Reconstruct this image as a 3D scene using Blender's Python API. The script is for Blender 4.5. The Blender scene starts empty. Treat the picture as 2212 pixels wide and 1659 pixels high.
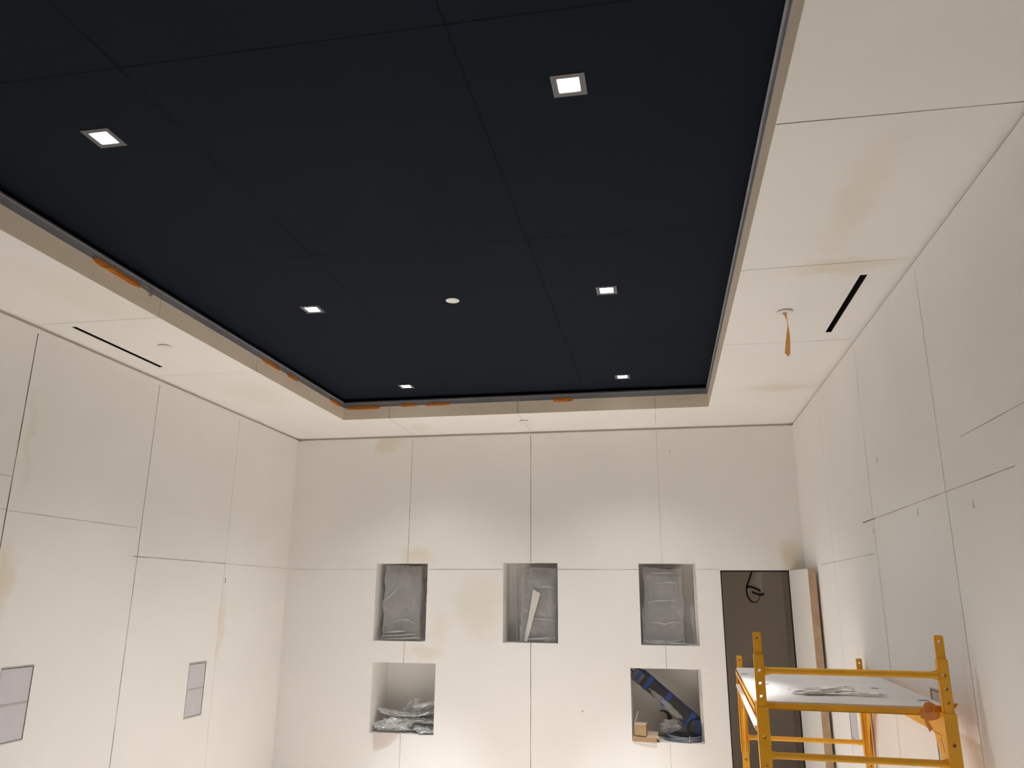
import bpy, bmesh, math, random
from mathutils import Vector, Matrix, noise
random.seed(7)
C = bpy.context.scene.collection
scene = bpy.context.scene
PI = math.pi

# ------------------------------------------------------------------ camera
ZCAM = 2.1875
F_PX, YAW, PITCH, ROLL = 1661.578, -0.1889, 0.2698, 0.0070
fw = Vector((math.sin(YAW)*math.cos(PITCH), math.cos(YAW)*math.cos(PITCH), math.sin(PITCH)))
rt = Vector((math.cos(YAW), -math.sin(YAW), 0))
up = rt.cross(fw)
r2 = math.cos(ROLL)*rt + math.sin(ROLL)*up
u2 = -math.sin(ROLL)*rt + math.cos(ROLL)*up
cam_d = bpy.data.cameras.new('camera')
cam = bpy.data.objects.new('camera', cam_d)
C.objects.link(cam)
cam_d.sensor_fit = 'HORIZONTAL'
cam_d.sensor_width = 36.0
cam_d.lens = F_PX / 2212 * 36.0
cam_d.clip_start = 0.02
m = Matrix((r2, u2, -fw)).transposed().to_4x4()
m.translation = Vector((0, 0, ZCAM))
cam.matrix_world = m
scene.camera = cam

# ------------------------------------------------------------------ world, exposure
w = bpy.data.worlds.new('world')
scene.world = w
w.use_nodes = True
w.node_tree.nodes['Background'].inputs[0].default_value = (0.5, 0.6, 0.8, 1)
w.node_tree.nodes['Background'].inputs[1].default_value = 0.0
scene.view_settings.view_transform = 'Standard'
scene.view_settings.look = 'None'
scene.view_settings.gamma = 1.0
scene.view_settings.use_curve_mapping = False
scene.view_settings.exposure = 0.27
scene.cycles.max_bounces = 16
scene.cycles.diffuse_bounces = 10
scene.cycles.transparent_max_bounces = 16
LAMP_W = 1200.0
SPILL_W = 90.0
LAMP_COL = (0.985, 0.99, 1.0)

# ------------------------------------------------------------------ room numbers
XL, XR, D, YF = -3.678, 1.251, 7.376, -4.6
ZS, ZD, ZB = 3.767, 3.967, 3.882        # soffit, dark ceiling, bottom of the metal band
TL, TR, TB, TF = -2.863, 0.4527, 6.597, -3.8
WT = 0.12

# ------------------------------------------------------------------ materials
def srgb(r, g, b):
    f = lambda c: c/12.92 if c <= 0.04045 else ((c+0.055)/1.055)**2.4
    return (f(r/255), f(g/255), f(b/255))

def mat(name, col, rough=0.6, metal=0.0, spec=0.5, var=0.0, vscale=3.0, bump=0.0, bscale=60.0, stains=(), stain_col=(0.66, 0.55, 0.35), coat=0.0):
    mt = bpy.data.materials.new(name)
    mt.use_nodes = True
    nt = mt.node_tree
    N, L = nt.nodes, nt.links
    b = N['Principled BSDF']
    b.inputs['Roughness'].default_value = rough
    b.inputs['Metallic'].default_value = metal
    b.inputs['Specular IOR Level'].default_value = spec
    b.inputs['Coat Weight'].default_value = coat
    b.inputs['Base Color'].default_value = (*col, 1)
    tc = N.new('ShaderNodeTexCoord')
    src = None
    if var > 0:
        nz = N.new('ShaderNodeTexNoise')
        nz.inputs['Scale'].default_value = vscale
        nz.inputs['Detail'].default_value = 5
        L.new(tc.outputs['Object'], nz.inputs['Vector'])
        mr = N.new('ShaderNodeMapRange')
        mr.inputs['From Min'].default_value = 0.25
        mr.inputs['From Max'].default_value = 0.75
        mr.inputs['To Min'].default_value = 1 - var
        mr.inputs['To Max'].default_value = 1 + var
        L.new(nz.outputs['Fac'], mr.inputs['Value'])
        mx = N.new('ShaderNodeVectorMath')
        mx.operation = 'SCALE'
        mx.inputs[0].default_value = col
        L.new(mr.outputs[0], mx.inputs['Scale'])
        src = mx.outputs[0]
    if stains:
        nz2 = N.new('ShaderNodeTexNoise')
        nz2.inputs['Scale'].default_value = 6
        nz2.inputs['Detail'].default_value = 3
        L.new(tc.outputs['Object'], nz2.inputs['Vector'])
        sub = N.new('ShaderNodeVectorMath'); sub.operation = 'SUBTRACT'
        sub.inputs[1].default_value = (0.5, 0.5, 0.5)
        L.new(nz2.outputs['Color'], sub.inputs[0])
        sc = N.new('ShaderNodeVectorMath'); sc.operation = 'SCALE'
        sc.inputs['Scale'].default_value = 0.22
        L.new(sub.outputs[0], sc.inputs[0])
        ad = N.new('ShaderNodeVectorMath'); ad.operation = 'ADD'
        L.new(tc.outputs['Object'], ad.inputs[0]); L.new(sc.outputs[0], ad.inputs[1])
        acc = None
        for (c, r, a) in stains:
            s1 = N.new('ShaderNodeVectorMath'); s1.operation = 'SUBTRACT'
            s1.inputs[1].default_value = c
            L.new(ad.outputs[0], s1.inputs[0])
            s2 = N.new('ShaderNodeVectorMath'); s2.operation = 'DIVIDE'
            s2.inputs[1].default_value = r
            L.new(s1.outputs[0], s2.inputs[0])
            ln = N.new('ShaderNodeVectorMath'); ln.operation = 'LENGTH'
            L.new(s2.outputs[0], ln.inputs[0])
            mr = N.new('ShaderNodeMapRange'); mr.interpolation_type = 'SMOOTHSTEP'
            mr.inputs['From Min'].default_value = 1.35
            mr.inputs['From Max'].default_value = 0.25
            mr.inputs['To Min'].default_value = 0
            mr.inputs['To Max'].default_value = a*0.75
            L.new(ln.outputs['Value'], mr.inputs['Value'])
            if acc is None:
                acc = mr.outputs[0]
            else:
                mm = N.new('ShaderNodeMath'); mm.operation = 'MAXIMUM'
                L.new(acc, mm.inputs[0]); L.new(mr.outputs[0], mm.inputs[1])
                acc = mm.outputs[0]
        mix = N.new('ShaderNodeMix'); mix.data_type = 'RGBA'
        L.new(acc, mix.inputs['Factor'])
        if src: L.new(src, mix.inputs['A'])
        else: mix.inputs['A'].default_value = (*col, 1)
        mix.inputs['B'].default_value = (*stain_col, 1)
        src = mix.outputs['Result']
    if src: L.new(src, b.inputs['Base Color'])
    if bump > 0:
        nb = N.new('ShaderNodeTexNoise')
        nb.inputs['Scale'].default_value = bscale
        nb.inputs['Detail'].default_value = 4
        L.new(tc.outputs['Object'], nb.inputs['Vector'])
        bp = N.new('ShaderNodeBump')
        bp.inputs['Strength'].default_value = bump
        bp.inputs['Distance'].default_value = 0.01
        L.new(nb.outputs['Fac'], bp.inputs['Height'])
        L.new(bp.outputs[0], b.inputs['Normal'])
    return mt

def plastic(name, tint, clear, rough=0.18, gloss=0.12, bump=0.5, bscale=25):
    """thin polyethylene film: part see-through, part milky, with shiny creases"""
    mt = bpy.data.materials.new(name)
    mt.use_nodes = True
    nt = mt.node_tree; N, L = nt.nodes, nt.links
    N.remove(N['Principled BSDF'])
    out = N['Material Output']
    tr = N.new('ShaderNodeBsdfTransparent')
    df = N.new('ShaderNodeBsdfDiffuse'); df.inputs['Color'].default_value = (*tint, 1)
    tl = N.new('ShaderNodeBsdfTranslucent'); tl.inputs['Color'].default_value = (*tint, 1)
    gl = N.new('ShaderNodeBsdfGlossy'); gl.inputs['Roughness'].default_value = rough
    tc = N.new('ShaderNodeTexCoord')
    nz = N.new('ShaderNodeTexNoise'); nz.inputs['Scale'].default_value = bscale; nz.inputs['Detail'].default_value = 3
    L.new(tc.outputs['Object'], nz.inputs['Vector'])
    bp = N.new('ShaderNodeBump'); bp.inputs['Strength'].default_value = bump; bp.inputs['Distance'].default_value = 0.02
    L.new(nz.outputs['Fac'], bp.inputs['Height'])
    for s in (df, tl, gl): L.new(bp.outputs[0], s.inputs['Normal'])
    m1 = N.new('ShaderNodeMixShader'); m1.inputs[0].default_value = 0.4
    L.new(df.outputs[0], m1.inputs[1]); L.new(tl.outputs[0], m1.inputs[2])
    m2 = N.new('ShaderNodeMixShader'); m2.inputs[0].default_value = clear
    L.new(m1.outputs[0], m2.inputs[1]); L.new(tr.outputs[0], m2.inputs[2])
    m3 = N.new('ShaderNodeMixShader'); m3.inputs[0].default_value = gloss
    L.new(m2.outputs[0], m3.inputs[1]); L.new(gl.outputs[0], m3.inputs[2])
    L.new(m3.outputs[0], out.inputs['Surface'])
    return mt

WALLC = (0.81, 0.797, 0.775)
M = {}
M['wall_back'] = mat('panel_back', WALLC, 0.75, spec=0.25, var=0.025, vscale=1.6, bump=0.04, bscale=40, stains=[
    ((-2.69, D, 3.69), (.15, .3, .13), .55), ((-2.32, D, 2.57), (.15, .3, .12), .55), ((-1.72, D, 2.10), (.27, .3, .30), .42),
    ((-2.25, D, 1.67), (.19, .3, .09), .38), ((1.13, D, 2.55), (.11, .3, .16), .75), ((-2.1, D, 1.90), (.13, .3, .16), .3)])
M['wall_left'] = mat('panel_left', WALLC, 0.75, spec=0.25, var=0.025, vscale=1.6, bump=0.04, bscale=40, stains=[
    ((XL, 3.86, 2.24), (.3, .10, .22), .6), ((XL, 6.22, 1.94), (.3, .06, .28), .4), ((XL, 3.92, 3.1), (.3, .05, .3), .25)])
M['wall_right'] = mat('panel_right', WALLC, 0.75, spec=0.25, var=0.025, vscale=1.6, bump=0.04, bscale=40, stains=[
    ((XR, 3.68, 1.66), (.3, .05, .06), .25), ((XR, 3.55, 1.45), (.3, .04, .05), .25)], stain_col=(0.42, 0.38, 0.33))
M['soffit'] = mat('panel_soffit', WALLC, 0.75, spec=0.25, var=0.025, vscale=1.6, bump=0.04, bscale=40, stains=[
    ((0.93, 3.74, ZS), (.24, .12, .3), .5), ((0.85, 3.05, ZS), (.10, .5, .3), .3), ((0.95, 6.05, ZS), (.3, .12, .3), .45),
    ((-3.05, 3.5, ZS), (.25, .5, .3), .25), ((-3.2, 5.6, ZS), (.25, .4, .3), .25), ((-2.25, 7.0, ZS), (.14, .2, .3), .3)])
M['soffit_edge_bounce'] = mat('soffit_edge_bounce_tint', (0.86, 0.755, 0.61), 0.75, spec=0.25, var=0.04, vscale=3)  # tan tint paints the warm bounce light on the tray fascia
M['joint'] = mat('panel_joint', (0.10, 0.08, 0.065), 0.9)
M['joint_soft'] = mat('panel_joint_soft', (0.42, 0.37, 0.32), 0.9)
M['gap'] = mat('shadow_gap', (0.62, 0.58, 0.53), 0.9)
M['smudge'] = mat('pencil_smudge', (0.55, 0.50, 0.45), 0.9)
M['dark'] = mat('dark_ceiling', (0.0125, 0.0170, 0.0250), 0.75, spec=0.03, var=0.06, vscale=1.0, bump=0.03, bscale=80)
M['dark_joint'] = mat('dark_joint', (0.0078, 0.0105, 0.0150), 0.8, spec=0.03)
M['front_dark'] = mat('front_wall_dark', (0.22, 0.20, 0.18), 0.9, var=0.05)  # dark grey chosen so the unseen front wall returns less light
M['galv'] = mat('galvanised_angle', (0.30, 0.305, 0.33), 0.5, metal=0.3, var=0.12, vscale=4)
M['floor'] = mat('floor_paper', (0.60, 0.548, 0.492), 0.85, var=0.08, vscale=2, bump=0.05, bscale=20)
M['grey_trim'] = mat('downlight_trim', (0.125, 0.122, 0.130), 0.5, var=0.05, vscale=20)
M['reflector'] = mat('downlight_reflector', (0.75, 0.75, 0.78), 0.25, metal=0.6)
M['white'] = mat('white_plate', (0.78, 0.76, 0.75), 0.5)
M['black'] = mat('black_metal', (0.006, 0.006, 0.006), 0.5, var=0.2, vscale=8)
M['yellow'] = mat('scaffold_yellow', (0.82, 0.405, 0.020), 0.38, spec=0.45, var=0.10, vscale=9, stains=[], bump=0.02, bscale=50)
M['hole'] = mat('hole_dark', (0.02, 0.012, 0.005), 0.8)
M['board'] = mat('platform_board', (0.66, 0.64, 0.62), 0.45, spec=0.4, var=0.07, vscale=5, bump=0.03, bscale=30)
M['slot'] = mat('slot_steel', (0.09, 0.08, 0.075), 0.5, metal=0.5)
M['rubber'] = mat('caster_rubber', (0.02, 0.02, 0.02), 0.8, var=0.1)
M['steel'] = mat('caster_steel', (0.35, 0.35, 0.36), 0.4, metal=0.9)
M['orange'] = mat('orange_tape', (0.74, 0.25, 0.03), 0.55, var=0.12, vscale=30, bump=0.2, bscale=40)
M['orange_pale'] = mat('orange_streamer', (0.86, 0.45, 0.14), 0.6, var=0.10, vscale=25, bump=0.2, bscale=30)
M['greytape'] = mat('grey_tape', (0.28, 0.27, 0.28), 0.6, var=0.1)
M['orange_thin'] = mat('orange_tie_tape', (0.74, 0.30, 0.08), 0.6, var=0.08, vscale=25)
M['rag'] = mat('white_rag', (0.86, 0.84, 0.81), 0.7, var=0.06, vscale=20)
M['flange_glare'] = mat('flange_glare_white', (0.80, 0.77, 0.74), 0.5, var=0.05, vscale=15)  # white in place of yellow: downlight glare put into the colour
M['lilac'] = mat('panel_lilac', (0.56, 0.54, 0.58), 0.6, var=0.04, vscale=6)
M['frame_grey'] = mat('panel_frame', (0.42, 0.42, 0.38), 0.7, var=0.3, vscale=40)
M['divider'] = mat('panel_divider', (0.44, 0.40, 0.40), 0.8, var=0.12, vscale=40)
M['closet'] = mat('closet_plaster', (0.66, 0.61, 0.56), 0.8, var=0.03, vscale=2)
M['door'] = mat('door_face', (0.72, 0.70, 0.66), 0.6, var=0.02, vscale=2)
M['woodedge'] = mat('door_edge_wood', (0.46, 0.32, 0.20), 0.6, var=0.14, vscale=14)
M['speaker'] = mat('speaker_grey', (0.21, 0.205, 0.20), 0.7, var=0.06, vscale=6)
M['film'] = plastic('milky_film', (0.72, 0.72, 0.72), 0.58, rough=0.3, gloss=0.08)
M['film_thick'] = plastic('milky_film_thick', (0.72, 0.72, 0.71), 0.25, rough=0.22, gloss=0.14)
M['crease'] = plastic('film_crease', (0.74, 0.74, 0.73), 0.5, rough=0.25, gloss=0.12)
M['bag'] = plastic('clear_bag', (0.95, 0.97, 0.97), 0.14, rough=0.08, gloss=0.26, bump=0.5, bscale=30)
M['tape_white'] = mat('white_tape', (0.62, 0.60, 0.57), 0.5, var=0.04)
M['content'] = mat('bag_content', (0.06, 0.06, 0.065), 0.45, var=0.4, vscale=20)
M['vellum'] = plastic('vellum', (0.86, 0.80, 0.77), 0.08, rough=0.5, gloss=0.03, bump=0.1)
M['blue'] = mat('blue_tape', (0.014, 0.048, 0.19), 0.6, var=0.15, vscale=20)
M['blue_dull'] = mat('blue_tape_dull', (0.012, 0.026, 0.085), 0.65, var=0.15, vscale=20)
M['gunmetal'] = mat('gunmetal', (0.022, 0.021, 0.020), 0.45, var=0.2, vscale=10)
M['capgrey'] = mat('cap_grey', (0.10, 0.10, 0.10), 0.5, var=0.1)
M['cable'] = mat('cable_grey', (0.22, 0.25, 0.31), 0.35, var=0.1)
M['cardboard'] = mat('cardboard', (0.41, 0.265, 0.145), 0.8, var=0.06, vscale=12)
M['cardlight'] = mat('cardboard_light', (0.66, 0.55, 0.42), 0.8, var=0.05, vscale=12)
M['cardwhite'] = mat('card_white', (0.70, 0.68, 0.62), 0.8, var=0.03)
M['blackcable'] = mat('black_cable', (0.008, 0.007, 0.006), 0.5, var=0.1)
M['sleeve'] = plastic('sleeve_film', (0.85, 0.83, 0.80), 0.12, rough=0.4, gloss=0.06)
M['stick'] = mat('stick_white', (0.62, 0.56, 0.50), 0.7, var=0.05)

def emit(name, col, s):
    mt = bpy.data.materials.new(name); mt.use_nodes = True
    b = mt.node_tree.nodes['Principled BSDF']
    b.inputs['Base Color'].default_value = (0.8, 0.8, 0.8, 1)
    b.inputs['Emission Color'].default_value = (*col, 1)
    b.inputs['Emission Strength'].default_value = s
    return mt
M['lens'] = emit('lamp_lens', (1.0, 0.98, 0.97), 14.0)

# ------------------------------------------------------------------ helpers
def obj(name, bm, mats, parent=None, smooth=False):
    me = bpy.data.meshes.new(name)
    bm.normal_update()
    bm.to_mesh(me); bm.free()
    if not isinstance(mats, (list, tuple)): mats = [mats]
    for q in mats: me.materials.append(M[q])
    if smooth:
        for p in me.polygons: p.use_smooth = True
    o = bpy.data.objects.new(name, me)
    C.objects.link(o)
    if parent: o.parent = parent
    return o
def tag(o, label, cat, group=None, kind=None):
    o['label'] = label; o['category'] = cat
    if group: o['group'] = group
    if kind: o['kind'] = kind
    return o
def thing(name, label, cat, loc=(0, 0, 0), rz=0.0, group=None):
    o = bpy.data.objects.new(name, None); C.objects.link(o)
    o.empty_display_size = 0.1
    o.location = loc; o.rotation_euler = (0, 0, rz)
    return tag(o, label, cat, group)
def struct(o, label=None, cat=None):
    o['kind'] = 'structure'
    if label: o['label'] = label
    if cat: o['category'] = cat
    return o
def dup(root, loc, rz, label):
    r = root.copy(); C.objects.link(r); r.location = loc; r.rotation_euler = (0, 0, rz); r['label'] = label
    for ch in list(root.children):
        c = ch.copy(); C.objects.link(c); c.parent = r
        for g in ch.children:
            d = g.copy(); C.objects.link(d); d.parent = c
    return r
def box(bm, lo, hi, mi=0, bev=0.0, mtx=None):
    lo, hi = Vector(lo), Vector(hi)
    r = bmesh.ops.create_cube(bm, size=1.0)
    vs = r['verts']
    for v in vs:
        v.co = Vector(((v.co.x+.5)*(hi.x-lo.x)+lo.x, (v.co.y+.5)*(hi.y-lo.y)+lo.y, (v.co.z+.5)*(hi.z-lo.z)+lo.z))
    if bev > 0:
        es = list({e for v in vs for e in v.link_edges})
        rb = bmesh.ops.bevel(bm, geom=es, offset=bev, segments=2, affect='EDGES', clamp_overlap=True)
        vs = list({v for f in rb['faces'] for v in f.verts} | {v for v in vs if v.is_valid})
    if mtx is not None:
        for v in vs: v.co = mtx @ v.co
    for f in {f for v in vs for f in v.link_faces}: f.material_index = mi
    return vs
def tube(bm, pts, r, seg=12, mi=0, closed=False, caps=True, radii=None):
    pts = [Vector(p) for p in pts]
    n = len(pts); rings = []
    prev = None
    for i, p in enumerate(pts):
        if closed: t = pts[(i+1) % n] - pts[i-1]
        else: t = pts[min(i+1, n-1)] - pts[max(i-1, 0)]
        t.normalize()
        if prev is None:
            a = Vector((0, 0, 1)) if abs(t.z) < 0.9 else Vector((1, 0, 0))
            nx = t.cross(a).normalized()
        else:
            nx = (prev - t*prev.dot(t)).normalized()
        prev = nx
        ny = t.cross(nx)
        rr = radii[i] if radii else r
        rings.append([bm.verts.new(p + rr*(math.cos(2*PI*k/seg)*nx + math.sin(2*PI*k/seg)*ny)) for k in range(seg)])
    m_ = n if closed else n-1
    for i in range(m_):
        A, B = rings[i], rings[(i+1) % n]
        for k in range(seg):
            f = bm.faces.new((A[k], A[(k+1) % seg], B[(k+1) % seg], B[k])); f.material_index = mi; f.smooth = True
    if not closed and caps:
        f = bm.faces.new(rings[0][::-1]); f.material_index = mi
        f = bm.faces.new(rings[-1]); f.material_index = mi
def cyl(bm, p0, p1, r0, r1=None, seg=24, mi=0):
    tube(bm, [p0, p1], r0, seg, mi, radii=[r0, r0 if r1 is None else r1])
def prism(bm, pts, depth, mi=0, mtx=None):
    """closed outline (x,z) extruded along y by depth"""
    a = [Vector((x, 0, z)) for x, z in pts]; b = [Vector((x, depth, z)) for x, z in pts]
    if mtx is not None: a = [mtx @ v for v in a]; b = [mtx @ v for v in b]
    A = [bm.verts.new(v) for v in a]; B = [bm.verts.new(v) for v in b]
    n = len(A)
    fs = [bm.faces.new(A), bm.faces.new(B[::-1])]
    for i in range(n): fs.append(bm.faces.new((A[i], B[i], B[(i+1) % n], A[(i+1) % n])))
    for f in fs: f.material_index = mi
    bmesh.ops.recalc_face_normals(bm, faces=fs)
def strip(bm, cs, ws, th=0.0015, mi=0):
    """ribbon: centre points and half-width vectors, given a small thickness"""
    rows = []
    n = len(cs)
    for i in range(n):
        c, wv = Vector(cs[i]), Vector(ws[i])
        t = Vector(cs[min(i+1, n-1)]) - Vector(cs[max(i-1, 0)])
        nn = t.cross(wv)
        nn = nn.normalized()*th/2 if nn.length > 0 else Vector((0, 0, th/2))
        rows.append([bm.verts.new(c-wv-nn), bm.verts.new(c+wv-nn), bm.verts.new(c+wv+nn), bm.verts.new(c-wv+nn)])
    for i in range(n-1):
        A, B = rows[i], rows[i+1]
        for k in range(4):
            f = bm.faces.new((A[k], A[(k+1) % 4], B[(k+1) % 4], B[k])); f.material_index = mi
    bm.faces.new(rows[0][::-1]).material_index = mi
    bm.faces.new(rows[-1]).material_index = mi
    bmesh.ops.recalc_face_normals(bm, faces=bm.faces[:])
def plate_mesh(bm, u0, u1, v0, v1, holes, fn, th, mi=0, side_mi=None):
    """a slab in (u,v) with rectangular holes; fn(u,v,w) maps to space, w=0 is the visible face, w=th the back"""
    us = sorted({u0, u1} | {h[0] for h in holes} | {h[1] for h in holes})
    vs = sorted({v0, v1} | {h[2] for h in holes} | {h[3] for h in holes})
    us = [u for u in us if u0 <= u <= u1]; vs = [v for v in vs if v0 <= v <= v1]
    def solid(i, j):
        if i < 0 or j < 0 or i >= len(us)-1 or j >= len(vs)-1: return False
        cu, cv = (us[i]+us[i+1])/2, (vs[j]+vs[j+1])/2
        return not any(h[0] < cu < h[1] and h[2] < cv < h[3] for h in holes)
    cache = {}
    def V(i, j, k):
        if (i, j, k) not in cache: cache[(i, j, k)] = bm.verts.new(fn(us[i], vs[j], th if k else 0.0))
        return cache[(i, j, k)]
    fs = []
    for i in range(len(us)-1):
        for j in range(len(vs)-1):
            if not solid(i, j): continue
            f = bm.faces.new((V(i, j, 0), V(i+1, j, 0), V(i+1, j+1, 0), V(i, j+1, 0))); f.material_index = mi; fs.append(f)
            f = bm.faces.new((V(i, j, 1), V(i, j+1, 1), V(i+1, j+1, 1), V(i+1, j, 1))); f.material_index = mi; fs.append(f)
            for (di, dj, a, b) in ((-1, 0, (i, j), (i, j+1)), (1, 0, (i+1, j), (i+1, j+1)), (0, -1, (i, j), (i+1, j)), (0, 1, (i, j+1), (i+1, j+1))):
                if not solid(i+di, j+dj):
                    f = bm.faces.new((V(*a, 0), V(*b, 0), V(*b, 1), V(*a, 1))); f.material_index = mi if side_mi is None else side_mi; fs.append(f)
    bmesh.ops.recalc_face_normals(bm, faces=fs)
def joint(bm, fn, a, b, width=0.003, mi=1, jitter=0.0006, step=0.12, lift=-0.0006):
    """an open board joint: a hairline that wavers a little in width"""
    a, b = Vector((a[0], a[1])), Vector((b[0], b[1]))
    t = b-a; n = max(2, int(t.length/step)); nn = Vector((-t.y, t.x)).normalized()
    prev = None
    for i in range(n+1):
        c = a + t*i/n + nn*random.uniform(-jitter, jitter)
        hw = width/2*random.uniform(0.55, 1.25)
        p = (bm.verts.new(fn(*(c-nn*hw), lift)), bm.verts.new(fn(*(c+nn*hw), lift)))
        if prev:
            f = bm.faces.new((prev[0], prev[1], p[1], p[0])); f.material_index = mi
        prev = p

# ------------------------------------------------------------------ walls
fB = lambda u, v, w_: (u, D+w_, v)
fL = lambda u, v, w_: (XL-w_, u, v)
fR = lambda u, v, w_: (XR+w_, u, v)
fS = lambda u, v, w_: (u, v, ZS+w_)
fD = lambda u, v, w_: (u, v, ZD+w_)

NICHES = [(-2.750, -2.229, 1.771, 2.495), (-1.482, -0.963, 1.776, 2.500), (-0.211, 0.302, 1.775, 2.492),
          (-2.741, -2.120, 0.957, 1.579), (-0.317, 0.301, 0.978, 1.580)]
DOOR = (0.517, 1.115, 0.0, 2.430)
ND = 0.45
GAP = 0.022
def recess(k, h, label, ND):
    (a, b, c, d) = h
    bm = bmesh.new()
    t = 0.02
    y0, y1 = D+WT, D+ND
    box(bm, (a-t, y0, c-t), (a, y1, d+t)); box(bm, (b, y0, c-t), (b+t, y1, d+t))
    box(bm, (a, y0, c-t), (b, y1, c)); box(bm, (a, y0, d), (b, y1, d+t))
    box(bm, (a-t, y1, c-t), (b+t, y1+t, d+t))
    struct(obj('trim_%d' % k, bm, 'wall_back'), label)
for k, lab in enumerate(('lining of the upper left recess', 'lining of the upper middle recess', 'lining of the upper right recess', 'lining of the lower left recess', 'lining of the lower right recess')):
    recess(7+k, NICHES[k], lab, .30 if k < 3 else .45)
bm = bmesh.new()
plate_mesh(bm, XL, XR, 0, ZS-GAP, NICHES+[DOOR], fB, WT)
# vertical joints of the back wall (interrupted by the recesses), then the horizontal one
for x, w_, mi in ((-2.434, .0035, 1), (-1.217, .0045, 1), (0.004, .003, 2)):
    nz_ = [n for n in NICHES if n[0] < x < n[1]]
    zs = [ZS-0.04] + sum([[n[3], n[2]] for n in sorted(nz_, key=lambda n: -n[2])], []) + [0.02]
    for k in range(0, len(zs), 2):
        mj = mi if not (x > -0.5 and k == 0) else 2
        joint(bm, fB, (x-0.0, zs[k]), (x-0.0, zs[k+1]), w_, 1 if k > 0 and x > -0.5 else mj)
zz = 2.4375
for x0, x1, mi in ((XL+.02, -2.752, 2), (-2.227, -1.484, 1), (-0.961, -0.213, 1), (0.304, 0.515, 2)):
    joint(bm, fB, (x0, zz), (x1, zz), .0032, mi)
for x, z in ((0.12, 3.52), (-0.75, 1.2)):
    joint(bm, fB, (x, z), (x+.003, z+.015), .006, 1)
struct(obj('wall_back', bm, ['wall_back', 'joint', 'joint_soft']), 'white panelled wall with five square recesses and a doorway')

PANL = [(5.826, 6.068, 1.256, 1.670), (3.985, 4.228, 1.368, 1.783)]
PANR = [(5.945, 6.172, 1.240, 1.475), (4.05, 4.290, 1.368, 1.780)]
bm = bmesh.new()
plate_mesh(bm, YF, D+WT, 0, ZS-GAP, PANL, fL, WT)
for x, w_, mi, z1 in ((3.825, .006, 1, .02), (5.025, .0042, 1, .02), (6.19, .003, 2, .02), (2.62, .003, 2, .02), (1.42, .003, 2, .02)):
    joint(bm, fL, (x, ZS-0.05), (x+.01, z1), w_, mi)
for a, b, z, mi in ((3.83, 5.0, 2.645, 2), (3.0, 3.825, 2.84, 2), (4.98, 6.2, 2.446, 1), (6.2, 7.34, 2.444, 2), (1.42, 3.825, 2.65, 2)):
    joint(bm, fL, (a, z), (b, z), .0035, mi)
joint(bm, fL, (7.355, ZS-.03), (7.355, .05), .003, 2)
joint(bm, fL, (6.222, 2.325), (6.228, 2.285), .02, 2)
struct(obj('wall_left', bm, ['wall_left', 'joint', 'joint_soft']), 'white panelled left wall with access plates')
bm = bmesh.new()
plate_mesh(bm, YF, D+WT, 0, ZS-GAP, PANR, fR, WT)
for x, w_, mi in ((3.70, .004, 2), (4.94, .004, 2), (6.152, .003, 2), (2.48, .003, 2), (1.26, .003, 2)):
    joint(bm, fR, (x, ZS-0.05), (x+.03, .02), w_, mi)
for a, b, z, mi in ((3.0, 5.2, 2.648, 2), (3.45, 2.2, 2.845, 2), (5.0, 6.65, 2.45, 2)):
    joint(bm, fR, (a, z), (b, z), .004, mi)
joint(bm, fR, (4.9, 2.649), (5.19, 2.649), .005, 1)
for y, z in ((4.72, 2.98), (4.12, 2.62), (4.98, 2.6), (3.42, 2.58)):
    joint(bm, fR, (y, z), (y+.005, z-.035), .016, 3, step=.02)
struct(obj('wall_right', bm, ['wall_right', 'joint', 'joint_soft', 'smudge']), 'white panelled right wall beside the scaffold')
bm = bmesh.new()
box(bm, (XL-WT, YF-WT, 0), (XR+WT, YF, ZD+.1))
struct(obj('wall_front', bm, 'front_dark'), 'unseen wall behind the camera, darkened to cut bounce light')
bm = bmesh.new()
box(bm, (XL-WT, YF-WT, -0.1), (XR+WT, D+3.0, 0.0))
struct(obj('floor', bm, 'floor'), 'floor covered with brown protection paper')
# recessed shadow gap round the top of the walls
bm = bmesh.new()
box(bm, (XL, D+.02, ZS-GAP-.02), (XR, D+WT, ZS)); box(bm, (XL-WT, YF, ZS-GAP-.02), (XL-.02, D+WT, ZS)); box(bm, (XR+.02, YF, ZS-GAP-.02), (XR+WT, D+WT, ZS))
struct(obj('trim_1', bm, 'gap'), 'recessed grey shadow gap at the top of the walls')

# ------------------------------------------------------------------ soffit, metal band and dark ceiling
VENTS = [(-3.503, -3.470, 3.880, 4.752), (1.050, 1.085, 3.865, 4.752)]
bm = bmesh.new()
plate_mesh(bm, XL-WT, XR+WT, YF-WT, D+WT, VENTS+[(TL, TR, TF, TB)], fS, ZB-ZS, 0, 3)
for a, b, mi, w_ in (((TR, 2.450), (1.25, 2.462), 1, .0035), ((TR, 3.705), (1.23, 3.690), 2, .0045), ((TR, 4.902), (1.23, 4.912), 2, .004), ((.9, 6.06), (1.24, 6.05), 2, .004),
                     ((-1.207, TB), (-1.212, D), 2, .004), ((-2.413, TB), (-2.418, D), 2, .0035), ((0.003, TB), (0.001, D-.1), 2, .004),
                     ((XL, 3.812), (TL, 3.818), 2, .004), ((XL, 4.960), (TL, 4.97), 2, .0035), ((TR, 1.25), (1.25, 1.26), 2, .004), ((XL, 2.6), (TL, 2.6), 2, .004)):
    joint(bm, fS, a, b, w_, mi)
fFL = lambda u, v, w_: (TL-w_, u, v)
fFB = lambda u, v, w_: (u, TB+w_, v)
fFR = lambda u, v, w_: (TR+w_, u, v)
joint(bm, fFL, (3.818, ZS), (3.818, ZB), .004, 2, step=.03); joint(bm, fFL, (4.97, ZS), (4.97, ZB), .003, 2, step=.03)
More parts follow.
